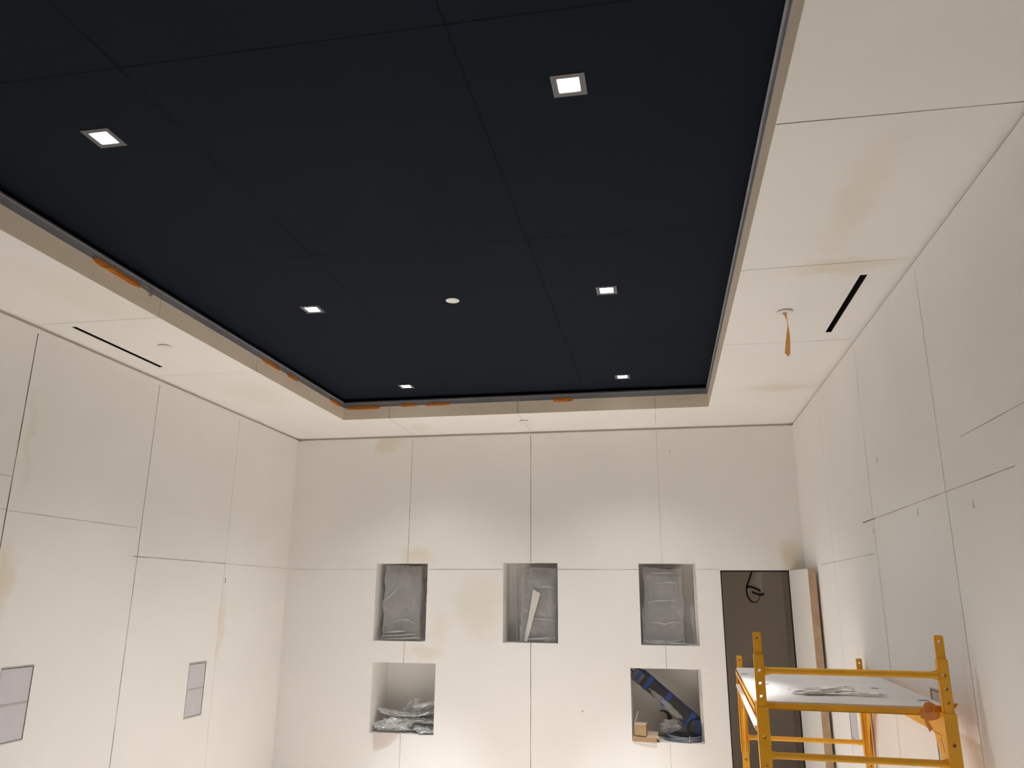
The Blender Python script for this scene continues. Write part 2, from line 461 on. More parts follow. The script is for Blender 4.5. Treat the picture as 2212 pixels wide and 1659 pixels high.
for x, mi in ((-2.413, 2), (-1.207, 1), (.003, 2)): joint(bm, fFB, (x, ZS), (x, ZB), .005, mi, step=.03)
struct(obj('ceiling_soffit', bm, ['soffit', 'joint', 'joint_soft', 'soffit_edge_bounce']), 'white dropped soffit framing the dark ceiling')

def metal_band(n, a, b, inward, length_axis, label):
    bm = bmesh.new()
    # vertical leg with a small returned lip top and bottom
    x0, y0, x1, y1 = a[0], a[1], b[0], b[1]
    ix, iy = inward
    t = .004
    def bar(z0, z1, d0, d1):
        xs = sorted((x0+ix*d0, x1+ix*d1)) if ix else sorted((x0, x1))
        ys = sorted((y0+iy*d0, y1+iy*d1)) if iy else sorted((y0, y1))
        box(bm, (xs[0], ys[0], z0), (xs[1], ys[1], z1))
    bar(ZB-.002, ZB+.040, -.002, .004)
    bar(ZB+.040, ZB+.0435, -.002, .012)
    bar(ZB+.0435, ZB+.056, -.002, .002)
    return struct(obj('trim_%d' % n, bm, 'galv'), label)
metal_band(2, (TL, TF), (TL, TB), (1, 0), 'y', 'grey metal band along the left edge of the dark ceiling')
metal_band(3, (TR, TF), (TR, TB), (-1, 0), 'y', 'grey metal band along the right edge of the dark ceiling')
metal_band(4, (TL, TB), (TR, TB), (0, -1), 'x', 'grey metal band along the back edge of the dark ceiling')
metal_band(5, (TL, TF), (TR, TF), (0, 1), 'x', 'grey metal band along the front edge of the dark ceiling')

bm = bmesh.new()
LIGHTS = [(x, y) for y in (2.379, 4.335, 6.245) for x in (-2.143, -0.254)]
LH = 0.0405
holes = [(x-LH, x+LH, y-LH, y+LH) for x, y in LIGHTS]
plate_mesh(bm, XL-WT, XR+WT, YF-WT, D+WT, holes, fD, .03)
for a, b in (((-0.612, TF), (-0.612, TB+.1)), ((-1.797, TF), (-1.797, TB+.1)), ((-3.0, 2.006), (.6, 2.006)), ((-3.0, 3.565), (.6, 3.58)), ((-3.0, 5.25), (.6, 5.30)), ((-3.0, .45), (.6, .45)), ((-3.0, -1.2), (.6, -1.2)), ((-3.0, -2.7), (.6, -2.7))):
    joint(bm, fD, a, b, .007, 1, jitter=.0006)
struct(obj('ceiling', bm, ['dark', 'dark_joint']), 'near black ceiling of large panels inside the tray')

# ------------------------------------------------------------------ square downlights
def make_downlight():
    t = thing('recessed_downlight', '', 'ceiling light', group='square downlights in the dark ceiling')
    bm = bmesh.new()
    o_, i_ = .0615, LH
    plate_mesh(bm, -o_, o_, -o_, o_, [(-i_, i_, -i_, i_)], lambda u, v, w_: (u, v, w_), .003)
    bmesh.ops.translate(bm, verts=bm.verts[:], vec=(0, 0, -.003))
    obj('trim_frame', bm, 'grey_trim', t)
    bm = bmesh.new()
    for a in range(4):
        R_ = Matrix.Rotation(a*PI/2, 4, 'Z')
        box(bm, (-i_, i_-.0015, 0), (i_, i_, .05), mtx=R_)
    obj('reflector', bm, 'reflector', t)
    bm = bmesh.new()
    box(bm, (-i_+.0016, -i_+.0016, .010), (i_-.0016, i_-.0016, .014))
    obj('lens', bm, 'lens', t)
    for nm, e_, ang_ in (('lamp', LAMP_W, 47), ('lamp_spill', SPILL_W, 112)):     # narrow reflector beam and its wide spill
        ld = bpy.data.lights.new(nm, 'SPOT')
        ld.energy = e_; ld.color = LAMP_COL; ld.spot_size = math.radians(ang_); ld.spot_blend = 1.0; ld.shadow_soft_size = .03
        lo = bpy.data.objects.new(nm, ld); C.objects.link(lo); lo.parent = t; lo.location = (0, 0, .004)
    return t
labs = ['square downlight lit white, nearest of the left row of three in the dark ceiling',
        'largest square downlight lit white, high in the frame right of centre',
        'square downlight lit white, middle of the left row, left of the round white disc',
        'square downlight lit white, middle of the right row, right of the round white disc',
        'smallest square downlight of the left row, near the back left tray corner',
        'smallest square downlight of the right row, near the back right tray corner']
dl = make_downlight()
for i, (x, y) in enumerate(LIGHTS):
    if i == 0:
        dl.location = (x, y, ZD); dl['label'] = labs[0]
    else:
        d_ = dup(dl, (x, y, ZD), 0, labs[i])

for o in list(C.objects):                # the row nearest the camera is dimmed
    if o.type == 'LIGHT' and o.parent.location.y < 3:
        o.data = o.data.copy(); o.data.energy *= 0.50

# ------------------------------------------------------------------ round plates
def disc_thing(name, label, cat, loc, r, drop, group=None):
    t = thing(name, label, cat, loc, group=group)
    bm = bmesh.new()
    prof = [(0, -.004), (r*.86, -.004), (r*.98, -.0025), (r, 0.0), (r*.97, .0015), (0, .0015)]
    seg = 40; rings = []
    for (rr, z) in prof[1:-1]:
        rings.append([bm.verts.new((rr*math.cos(2*PI*k/seg), rr*math.sin(2*PI*k/seg), z)) for k in range(seg)])
    for A, B in zip(rings, rings[1:]):
        for k in range(seg): bm.faces.new((A[k], A[(k+1) % seg], B[(k+1) % seg], B[k]))
    bm.faces.new(rings[0][::-1]); bm.faces.new(rings[-1])
    bmesh.ops.recalc_face_normals(bm, faces=bm.faces[:])
    bmesh.ops.translate(bm, verts=bm.verts[:], vec=(0, 0, -drop))
    obj('cover_disc', bm, 'white', t)
    bm = bmesh.new()
    cyl(bm, (0, 0, -drop+.001), (0, 0, 0.0), r*.8, seg=32)
    obj('neck', bm, 'gap' if drop > .004 else 'white', t)
    return t
disc_thing('ceiling_cover_plate', 'round white cover disc alone in the middle of the dark ceiling', 'cover plate', (-1.208, 4.329, ZD), .0425, .004)
G = 'round sprinkler covers in the soffit'
disc_thing('sprinkler_cover_plate', 'round white plate in the left soffit beside the black slot vent', 'cover plate', (-3.159, 4.315, ZS), .042, .006, G)
disc_thing('sprinkler_cover_plate', 'round white plate in the back soffit on the middle board joint', 'cover plate', (-1.204, 6.89, ZS), .044, .007, G)
disc_thing('sprinkler_cover_plate', 'round white plate in the right soffit with an orange streamer', 'cover plate', (0.752, 4.335, ZS), .045, .007, G)

# orange streamer hanging from the right plate
bm = bmesh.new()
cs = [(.748, 4.325, ZS-.012), (.752, 4.32, ZS-.03), (.758, 4.32, ZS-.06), (.760, 4.32, ZS-.085), (.757, 4.32, ZS-.14), (.752, 4.32, ZS-.19), (.748, 4.322, ZS-.225), (.745, 4.324, ZS-.25), (.748, 4.324, ZS-.272)]
hw = [.013, .007, .002, .0022, .010, .0135, .014, .015, .004]
ang = [0, .2, .6, .9, .4, .2, .1, 0, 0]
strip(bm, cs, [(h*math.cos(a), h*math.sin(a), 0) for h, a in zip(hw, ang)], .0012)
tag(obj('tape_streamer', bm, 'orange_pale'), 'orange tape streamer hanging from the round plate in the right soffit', 'tape')

# ------------------------------------------------------------------ slot vents
def slot_vent(h, label):
    a, b, c, d = h
    t = thing('slot_vent', label, 'air vent', ((a+b)/2, (c+d)/2, ZS), group='black linear slot vents in the soffit')
    hw_, hl = (b-a)/2, (d-c)/2
    bm = bmesh.new()
    for s in (-1, 1):
        xs = sorted((s*hw_, s*(hw_-.002)))
        box(bm, (xs[0], -hl, .001), (xs[1], hl, .085))
        ys = sorted((s*hl, s*(hl-.002)))
        box(bm, (-hw_, ys[0], .001), (hw_, ys[1], .085))
    box(bm, (-hw_, -hl, .083), (hw_, hl, .085))
    obj('housing', bm, 'black', t)
    bm = bmesh.new()
    strip(bm, [(-hw_*.3, -hl+.01, .04), (-hw_*.3, hl-.01, .04)], [(hw_*.45, 0, .012)]*2, .002)
    obj('blade', bm, 'black', t)
slot_vent(VENTS[0], 'thin black slot vent in the left soffit')
slot_vent(VENTS[1], 'wide looking black slot vent in the right soffit')

# ------------------------------------------------------------------ tape pieces on the tray edge
def tape_piece(along, p0, p1, z0, z1, label, mat_='orange', seed=0):
    """flat ragged strip on the face of the tray edge; along = 'y' (left side) or 'x' (back)"""
    rnd = random.Random(seed)
    n = 9
    bm = bmesh.new()
    rows = []
    for i in range(n+1):
        f = i/n
        s = p0+(p1-p0)*f
        k = min(1, min(f, 1-f)*8+.72)
        zc_, hh = (z0+z1)/2, (z1-z0)/2*k
        lo = zc_-hh+rnd.uniform(-.0015, .0015); hi = zc_+hh+rnd.uniform(-.0015, .0015)
        off0 = .0062+rnd.uniform(0, .002); mid = .009+rnd.uniform(0, .004)
        row = []
        for (z, o_) in ((lo, off0+.006*rnd.random()), (zc_, mid), (hi, off0)):
            p = (TL+o_, s, z) if along == 'y' else (s, TB-o_, z)
            row.append(p)
        rows.append(row)
    A = [[bm.verts.new(p) for p in r_] for r_ in rows]
    off = Vector((-.0012, 0, 0)) if along == 'y' else Vector((0, .0012, 0))
    B = [[bm.verts.new(Vector(p)+off) for p in r_] for r_ in rows]
    for i in range(n):
        for k in range(2):
            bm.faces.new((A[i][k], A[i+1][k], A[i+1][k+1], A[i][k+1])); bm.faces.new((B[i][k], B[i][k+1], B[i+1][k+1], B[i+1][k]))
        bm.faces.new((A[i][0], B[i][0], B[i+1][0], A[i+1][0])); bm.faces.new((A[i][2], A[i+1][2], B[i+1][2], B[i][2]))
    for i in (0, n):
        for k in range(2): bm.faces.new((A[i][k], A[i][k+1], B[i][k+1], B[i][k]))
    bmesh.ops.recalc_face_normals(bm, faces=bm.faces[:])
    return tag(obj('tape_piece', bm, mat_), label, 'tape', 'orange tape pieces on the tray edge' if mat_ == 'orange' else None)
tape_piece('y', 3.24, 3.61, 3.862, 3.897, 'orange tape piece on the left tray edge, nearest the camera', seed=1)
tape_piece('y', 5.03, 5.30, 3.864, 3.896, 'orange tape piece on the left tray edge, longer of the middle pair', seed=2)
tape_piece('y', 5.43, 5.60, 3.862, 3.892, 'orange tape piece on the left tray edge, shorter of the middle pair', seed=3)
tape_piece('y', 6.26, 6.49, 3.865, 3.896, 'orange tape piece on the left tray edge just before the corner', seed=4)
tape_piece('x', -2.83, -2.505, 3.859, 3.893, 'longest orange tape piece, on the back tray edge at the left corner', seed=5)
tape_piece('x', -2.30, -2.148, 3.869, 3.897, 'shortest orange tape piece on the back tray edge', seed=6)
tape_piece('x', -2.065, -1.833, 3.868, 3.897, 'orange tape piece on the back tray edge, third from the left corner', seed=7)
tape_piece('x', -0.886, -0.709, 3.859, 3.893, 'orange tape piece on the back tray edge right of the middle joint', seed=8)
bm = bmesh.new()
strip(bm, [(TL+.008, 3.70, 3.905), (TL+.010, 3.705, 3.885), (TL+.012, 3.71, 3.872), (TL+.011, 3.71, 3.858)], [(0, .03, 0), (0, .014, 0), (0, .010, 0), (0, .011, 0)], .004)
tag(obj('tape_tab', bm, 'greytape'), 'small grey tab hanging from the left metal band past the nearest orange tape', 'tape')

# ------------------------------------------------------------------ access plates in the side walls
def access_plate(fn, h, label, frame_w, split):
    t = thing('access_plate', label, 'access panel', group='two-part access plates set in the side walls')
    a, b, c, d = h
    bm = bmesh.new()
    plate_mesh(bm, a, b, c, d, [(a+frame_w, b-frame_w*.4, c+frame_w*.8, d-frame_w*1.1)], lambda u, v, w_: fn(u, v, w_-.001), .02)
    obj('frame', bm, 'frame_grey', t)
    g = .004
    a2, b2, c2, d2 = a+frame_w+g, b-frame_w*.4-g*.6, c+frame_w*.8+g*.5, d-frame_w*1.1-g
    sp = c+(d-c)*split
    bm = bmesh.new(); plate_mesh(bm, a2, b2, sp+.007, d2, [], lambda u, v, w_: fn(u, v, w_+.003), .012); obj('face_panel', bm, 'lilac', t)
    bm = bmesh.new(); plate_mesh(bm, a2, b2, c2, sp-.007, [], lambda u, v, w_: fn(u, v, w_+.003), .012); obj('face_panel', bm, 'lilac', t)
    bm = bmesh.new(); plate_mesh(bm, a2, b2, sp-.0068, sp+.0068, [], lambda u, v, w_: fn(u, v, w_+.002), .012); obj('divider', bm, 'divider', t)
    bm = bmesh.new(); plate_mesh(bm, a+.002, b-.002, c+.002, d-.002, [], lambda u, v, w_: fn(u, v, w_+.022), .02); obj('back_box', bm, 'black', t)
    return t
access_plate(fL, PANL[0], 'tall narrow lilac grey plate in the left wall, the one wholly in view', .012, .51)
access_plate(fL, PANL[1], 'lilac grey plate cut by the left edge of the picture', .008, .50)
access_plate(fR, PANR[0], 'lilac grey plate in the right wall seen between the far scaffold legs under the platform', .010, .08)
access_plate(fR, PANR[1], 'lilac grey plate in the right wall behind the near right scaffold leg', .008, .50)

# ------------------------------------------------------------------ doorway, door and the room behind
bm = bmesh.new()
x0, x1, z1 = DOOR[0], DOOR[1], DOOR[3]
ft = .010
box(bm, (x0, D-.001, 0), (x0+ft, D+.06, z1)); box(bm, (x1-ft, D-.001, 0), (x1, D+.06, z1)); box(bm, (x0, D-.001, z1-.013), (x1, D+.06, z1))
struct(obj('trim_6', bm, 'black'), 'thin black frame lining the doorway')
bm = bmesh.new()
CX0, CX1, CY0, CY1, CZ = .33, 1.27, D+WT, D+WT+1.45, 2.75
box(bm, (CX0-.05, CY1, 0), (CX1+.05, CY1+.05, CZ))
struct(obj('wall_closet_back', bm, 'closet'), 'grey brown back wall of the dim room behind the doorway')
bm = bmesh.new(); box(bm, (CX1, CY0, 0), (CX1+.05, CY1, CZ))
struct(obj('wall_closet_right', bm, 'closet'), 'grey side wall of the dim room behind the doorway')
bm = bmesh.new(); box(bm, (CX0-.05, CY0, 0), (CX0, CY1, CZ))
struct(obj('wall_closet_left', bm, 'closet'), 'hidden side wall of the dim room behind the doorway')
bm = bmesh.new(); box(bm, (CX0-.05, CY0, CZ), (CX1+.05, CY1+.05, CZ+.05))
struct(obj('ceiling_closet', bm, 'closet'), 'ceiling of the dim room behind the doorway')

door = bpy.data.objects.new('door_1', None); C.objects.link(door)
door.location = (1.108, D-.004, .012); door.rotation_euler = (0, 0, math.radians(-84.0))   # local +x runs from the hinge to the free edge
struct(door, 'white flush door standing open against the right wall', 'door')
DW, DT, DH = .585, .062, 2.415
bm = bmesh.new(); box(bm, (0, 0, 0), (DW-.006, DT, DH), bev=.002); obj('leaf', bm, 'door', door)
bm = bmesh.new(); box(bm, (DW-.006, .001, 0.001), (DW, DT-.001, DH-.001)); obj('edge_strip', bm, 'woodedge', door)

# plastic sleeve with black cable hanging inside the room
t = thing('hanging_cable', 'black cable looped through a white plastic sleeve hanging inside the doorway', 'cable', (0, D+.8, CZ))
zz = lambda z: z-CZ
bm = bmesh.new()
tube(bm, [(.955, 0, zz(2.749)), (.955, 0, zz(2.55)), (.945, 0, zz(2.44)), (.925, 0, zz(2.36)), (.90, 0, zz(2.325))], .03, 16, radii=[.03, .03, .034, .045, .05], caps=False)
obj('sleeve', bm, 'sleeve', t, True)
bm = bmesh.new()
tube(bm, [(.955, 0, zz(2.6)), (.95, 0, zz(2.40)), (.955, 0, zz(2.28)), (.965, 0, zz(2.235))], .012, 12)
obj('tail', bm, 'sleeve', t, True)
bm = bmesh.new()
pts = []
for k in range(22):
    f = k/21
    a = -PI*.62+f*PI*1.75
    pts.append((.893+.082*math.cos(a)*.95, .03*math.sin(a*1.3), zz(2.262-.030*math.cos(a)+.052*math.sin(a)*.5)))
tube(bm, pts, .011, 10)
tube(bm, [(.915, 0, zz(2.70)), (.90, 0, zz(2.5)), (.865, 0, zz(2.41)), (.84, 0, zz(2.35)), (.818, .01, zz(2.30))], .009, 10)
obj('collar', bm, 'blackcable', t, True)
bm = bmesh.new()
pts = [(.83, 0, zz(2.315)), (.812, 0, zz(2.27)), (.82, 0, zz(2.21)), (.845, 0, zz(2.165)), (.875, 0, zz(2.150)), (.91, 0, zz(2.155)), (.932, 0, zz(2.185)), (.94, 0, zz(2.225))]
tube(bm, pts, .006, 8, radii=[.006, .007, .009, .0095, .006, .004, .004, .004])
obj('loop', bm, 'blackcable', t, True)

# ------------------------------------------------------------------ scaffold
SX, SY, STH = .402, 3.736, -.041
SW, SL = .737, 1.833
sc_ = thing('scaffold', 'yellow rolling scaffold with a white platform by the right wall', 'scaffold', (SX, SY, 0), STH)
P2 = .0205
def drill(o, holes_y):
    """cut round pin holes through a tube mesh; holes_y: list of (x, z, r)"""
    bmc = bmesh.new()
    for (x, z, r) in holes_y:
        cyl(bmc, (x, -1.0, z), (x, 4.0, z), r, seg=20)
    bmesh.ops.recalc_face_normals(bmc, faces=bmc.faces[:])
    mc = bpy.data.meshes.new('cutter'); bmc.to_mesh(mc); bmc.free()
    oc = bpy.data.objects.new('cutter', mc); C.objects.link(oc)
    wm = o.matrix_world.copy()
    par = o.parent; o.parent = None; o.matrix_world = Matrix.Identity(4)
    md = o.modifiers.new('b', 'BOOLEAN'); md.operation = 'DIFFERENCE'; md.object = oc; md.solver = 'EXACT'
    dg = bpy.context.evaluated_depsgraph_get(); dg.update()
    nm = bpy.data.meshes.new_from_object(o.evaluated_get(dg))
    o.modifiers.clear()
    old = o.data; nm.name = old.name; o.data = nm
    o.parent = par
    bpy.data.objects.remove(oc); bpy.data.meshes.remove(mc); bpy.data.meshes.remove(old)
def leg(x, y, ztop, zpin, holes, pin_hole):
    bm = bmesh.new()
    # square tube with rounded corners and a hollow core
    box(bm, (x-P2, y-P2, .17), (x+P2, y+P2, ztop), bev=.004)
    o = obj('leg', bm, 'yellow')
    drill(o, [(x, z, .0075) for z in holes])
    o.parent = sc_
    bm = bmesh.new()
    box(bm, (x-.0175, y-.010, ztop-.05), (x+.0175, y+.010, zpin), bev=.0035)
    p = obj('coupling_pin', bm, 'yellow')
    drill(p, [(x, pin_hole, .0065)])
    p.parent = o
    # caster
    bm = bmesh.new(); box(bm, (x-.018, y-.03, .085), (x-.012, y+.03, .17)); box(bm, (x+.012, y-.03, .085), (x+.018, y+.03, .17)); box(bm, (x-.018, y-.03, .164), (x+.018, y+.03, .172))
    cs_ = obj('caster', bm, 'steel', sc_)
    bm = bmesh.new(); cyl(bm, (x-.011, y, .0635), (x+.011, y, .0635), .0625, seg=32)
    obj('wheel', bm, 'rubber', cs_)
near_h = [1.884-.0535*k for k in range(24)]
far_h = [1.616, 1.509]+[1.198-.0535*k for k in range(18)]
leg(0, 0, 1.952, 2.043, near_h, 2.018); leg(SW, 0, 1.949, 2.042, near_h, 2.017)
leg(0, SL, 1.745, 1.823, far_h, 1.795); leg(SW, SL, 1.745, 1.821, far_h, 1.794)
def rung(y, z, r=.0140):
    bm = bmesh.new()
    a, b = P2-.001, SW-P2+.001
    tube(bm, [(a, y, z), (a+.006, y, z), (a+.02, y, z), (b-.02, y, z), (b-.006, y, z), (b, y, z)], r, 16, radii=[r*1.35, r*1.25, r, r, r*1.25, r*1.35])
    for s, xx in ((1, a), (-1, b)):                       # flat weld web beside each post
        prism(bm, [(xx, z+r*1.5), (xx+s*.030, z+r*.9), (xx+s*.030, z-r*.9), (xx, z-r*1.5)], .006, mtx=Matrix.Translation((0, y-.003, 0)))
    obj('rung', bm, 'yellow', sc_)
for z in (1.883, 1.542, 1.237, .932, .627, .322): rung(0, z)
for z in (1.64, 1.326, 1.021, .716, .411): rung(SL, z)
# platform with its end angles and latch slots
bm = bmesh.new(); box(bm, (-.024, .05, 1.738), (SW+.024, SL-.05, 1.752), bev=.002)
pl = obj('platform', bm, 'board', sc_)
for y0_, y1_ in ((.030, .050), (SL-.05, SL-.03)):
    bm = bmesh.new(); box(bm, (.012, y0_, 1.720), (SW-.012, y0_+.004 if y0_ < 1 else y1_, 1.746)); box(bm, (.012, y0_, 1.720), (SW-.012, y1_, 1.724))
    obj('end_angle', bm, 'yellow', pl)
def toloc(x, y):
    dx, dy = x-SX, y-SY
    c, s = math.cos(-STH), math.sin(-STH)
    return (c*dx-s*dy, s*dx+c*dy)
for (wx, wy, ln_) in ((.515, 4.516, .030), (1.022, 5.181, .024), (1.035, 4.439, .036), (1.125, 3.975, .045), (.455, 5.06, .04)):
    lx, ly = toloc(wx, wy)
    bm = bmesh.new(); box(bm, (lx-ln_/2, ly-.010, 1.750), (lx+ln_/2, ly+.010, 1.7535), bev=.001)
    obj('latch_slot', bm, 'slot', pl)
# side trusses: C rail, end sleeves, gussets and struts
def truss(x, s):
    """s = -1 for the left side (flanges point to -x), +1 for the right"""
    bm = bmesh.new()
    za, zb = 1.632, 1.737
    xa, xb = sorted((x-s*.004, x-s*.008))
    box(bm, (xa, .03, za), (xb, SL-.03, zb))                                        # web
    fa, fb = sorted((x-s*.008, x+s*.030))
    box(bm, (fa, .022, zb-.004), (fb, SL-.022, zb)); box(bm, (fa, .022, za), (fb, SL-.022, za+.004))
    ra, rb = sorted((x+s*.026, x+s*.030))
    box(bm, (ra, .022, zb-.028), (rb, SL-.022, zb))
    rail = obj('side_rail', bm, 'yellow', sc_)
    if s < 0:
        bm = bmesh.new(); box(bm, (x-.034, .045, za+.0045), (x-.0085, SL-.06, za+.020), bev=.002); obj('glare_strip', bm, 'flange_glare', rail)  # added strip imitating the overexposed lower flange under the downlight
    for y, d in ((0, 1), (SL, -1)):
        bm = bmesh.new()
        # sleeve: a channel round the post
        w_ = P2+.0045
        tk = .0038
        u_ = [(-w_, -w_), (w_, -w_), (w_, w_), (w_-tk, w_), (w_-tk, -w_+tk), (-w_+tk, -w_+tk), (-w_+tk, w_), (-w_, w_)]
        lo_ = [bm.verts.new((x+a, y+d*b, 1.24)) for a, b in u_]; hi_ = [bm.verts.new((x+a, y+d*b, 1.735)) for a, b in u_]
        bm.faces.new(lo_); bm.faces.new(hi_[::-1])
        for i in range(8): bm.faces.new((lo_[i], hi_[i], hi_[(i+1) % 8], lo_[(i+1) % 8]))
        bmesh.ops.recalc_face_normals(bm, faces=bm.faces[:])
        o = obj('sleeve', bm, 'yellow')
        drill(o, [(x, 1.616, .0075), (x, 1.509, .0075)])
        o.parent = rail
        bm = bmesh.new()
        # gusset plate below the rail and the flat strut that runs back to the sleeve foot
        y0_ = y+d*w_
        Mx = Matrix.Rotation(PI/2, 4, 'Z')
        tri = [(y0_, 1.637), (y0_, 1.600), (y+d*.11, 1.620), (y+d*.30, 1.636)]
        A = [bm.verts.new((x-s*.004, a, b)) for a, b in tri]; B = [bm.verts.new((x-s*.008, a, b)) for a, b in tri]
        bm.faces.new(A); bm.faces.new(B[::-1])
        for i in range(4): bm.faces.new((A[i], B[i], B[(i+1) % 4], A[(i+1) % 4]))
        q = [(y+d*.17, 1.632), (y+d*.255, 1.632), (y+d*.085, 1.40), (y0_, 1.25), (y0_, 1.37), (y+d*.06, 1.47)]
        A = [bm.verts.new((x-s*.001, a, b)) for a, b in q]; B = [bm.verts.new((x+s*.003, a, b)) for a, b in q]
        bm.faces.new(A); bm.faces.new(B[::-1])
        n = len(q)
        for i in range(n): bm.faces.new((A[i], B[i], B[(i+1) % n], A[(i+1) % n]))
        bmesh.ops.recalc_face_normals(bm, faces=bm.faces[:])
        obj('gusset', bm, 'yellow', rail)
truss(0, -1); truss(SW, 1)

# crumpled film on the platform
def crumple(bm, sx, sy, sz, seed, sub=4, rough=.35, fold=0.12, ridge=0.0):
    r = bmesh.ops.create_icosphere(bm, subdivisions=sub, radius=1.0)
    vs = r['verts']
    off = Vector((seed*7.31, seed*3.77, seed*1.93))
    for v in vs:
        d = v.co.normalized()
        n1 = noise.noise(d*1.6+off); n2 = noise.noise(d*3.7+off*2); n3 = abs(noise.noise(d*7.5+off*3))
        k = 1+rough*n1+rough*.6*n2+fold*(n3-.3)*2
        if ridge:
            q = Vector((d.x*4.2, d.y*4.2, d.z*6.0))+off*1.7
            k += ridge*(1-3.2*abs(noise.noise(q)))+ridge*.5*(1-3*abs(noise.noise(q*2.3)))
        v.co = Vector((d.x*sx*k, d.y*sy*k, max(-.97, d.z*k)*sz))
    return vs
bm = bmesh.new()
vs = crumple(bm, .130, .040, .018, 3, rough=.5, fold=.25)
for v in vs: v.co += Vector((.0, .02*math.sin(v.co.x*14), .006*math.sin(v.co.x*9)))
vs2 = crumple(bm, .075, .02, .007, 5, rough=.4, fold=.2)
for v in vs2: v.co += Vector((.20, -.015, -.010))
o = obj('film_scrap', bm, 'rag', None, False)
zmin = min(v.co.z for v in o.data.vertices)
o.location = (.73, 4.09, 1.7525-zmin)
tag(o, 'crumpled strip of white film lying on the white scaffold platform', 'plastic film')
# orange tape tied round the near right post
t = thing('tape_tie', 'orange tape tied round the near right scaffold post, tail hanging', 'tape', (SX, SY, 0), STH)
bm = bmesh.new()
cs, ws = [], []
for k in range(25):
    a = 2*PI*k/24
    e = 4.0
    rr = (abs(math.cos(a))**e+abs(math.sin(a))**e)**(-1/e)
    cs.append((SW-.012+(P2+.011)*rr*math.cos(a)*1.25, (P2+.0095)*rr*math.sin(a), 1.748+.010*math.sin(a+1)))
    ws.append((0, 0, .012+.004*math.sin(3*a)))
# the band passes behind the post only; a flared bow shows on its left side
strip(bm, cs[2:12], ws[2:12], .0012)
obj('band', bm, 'orange_thin', t)
bm = bmesh.new()
strip(bm, [(SW-.03, .036, 1.742), (SW-.055, .034, 1.752), (SW-.075, .030, 1.748), (SW-.090, .024, 1.735), (SW-.094, .016, 1.722), (SW-.070, .010, 1.718), (SW-.045, .008, 1.722), (SW-.03, .010, 1.727)], [(.0, .004, .016), (0, .006, .022), (0, .006, .022), (.004, .006, .02), (.012, .002, .01), (.002, .004, .016), (0, .003, .014), (0, .002, .01)], .0012)
obj('bow', bm, 'orange_thin', t)
bm = bmesh.new()
strip(bm, [(SW-.088, .012, 1.728), (SW-.086, .010, 1.705), (SW-.078, .010, 1.685), (SW-.070, .010, 1.665)], [(.010, 0, .002), (.007, 0, .001), (.010, 0, -.002), (.007, 0, .006)], .0012)
obj('tail', bm, 'orange_thin', t)
bm = bmesh.new()
strip(bm, [(SW+.020, .030, 1.755), (SW+.036, .026, 1.762), (SW+.046, .024, 1.768)], [(0, .003, .010), (0, .002, .009), (0, .001, .004)], .0012)
obj('stub', bm, 'orange_thin', t)

# ------------------------------------------------------------------ wrapped boxes in the upper recesses
def grid_front(bm, x0, x1, z0, z1, yf, nx, nz, fy, bx=None):
    """a sheet over a box front: fy(u,v) gives forward offset, bx(u,v) sideways wobble"""
    vs = []
    for j in range(nz+1):
        row = []
        for i in range(nx+1):
            u, v = i/nx, j/nz
            dx, dz = bx(u, v) if bx else (0, 0)
            row.append(bm.verts.new((x0+(x1-x0)*u+dx, yf-fy(u, v), z0+(z1-z0)*v+dz)))
        vs.append(row)
    for j in range(nz):
        for i in range(nx):
            f = bm.faces.new((vs[j][i], vs[j][i+1], vs[j+1][i+1], vs[j+1][i])); f.smooth = True
    return vs
def wrap_mesh(bm, x0, x1, y0, y1, z0, z1, seed, amp=.017, slack=.004):
    """film wrapped loosely round a box: subdivided shell with creases"""
    x0 -= slack; x1 += slack; y0 -= slack; y1 += slack; z1 += slack; z0 += .001
    tmp = bmesh.new()
    box(tmp, (x0, y0, z0), (x1, y1, z1))
    bmesh.ops.subdivide_edges(tmp, edges=tmp.edges[:], cuts=26, use_grid_fill=True)
    off = Vector((seed*5.1, seed*2.3, seed*9.7))
    for v in tmp.verts:
        p = v.co
        q = Vector((p.x*7, p.y*7, p.z*6))+off
        n = noise.noise(q)+.6*abs(noise.noise(q*2.1))+.35*noise.noise(q*4.5)
        d = Vector((0, 0, 0))
        c = Vector(((x0+x1)/2, (y0+y1)/2, (z0+z1)/2))
        if abs(p.y-y0) < 1e-4 or p.y < y0+.02: d.y = -1
        if abs(p.x-x0) < 1e-4: d.x = -1
        if abs(p.x-x1) < 1e-4: d.x = 1
        if abs(p.z-z1) < 1e-4: d.z = .9
        foot = max(0, 1-(p.z-z0)/.07)
        v.co = p+d*(amp*n)+Vector((d.x, d.y, 0))*foot*foot*.018*(1+.8*noise.noise(q*1.7))
        if v.co.z < z0: v.co.z = z0
    me = bpy.data.meshes.new('t'); tmp.to_mesh(me); tmp.free()
    bm.from_mesh(me); bpy.data.meshes.remove(me)
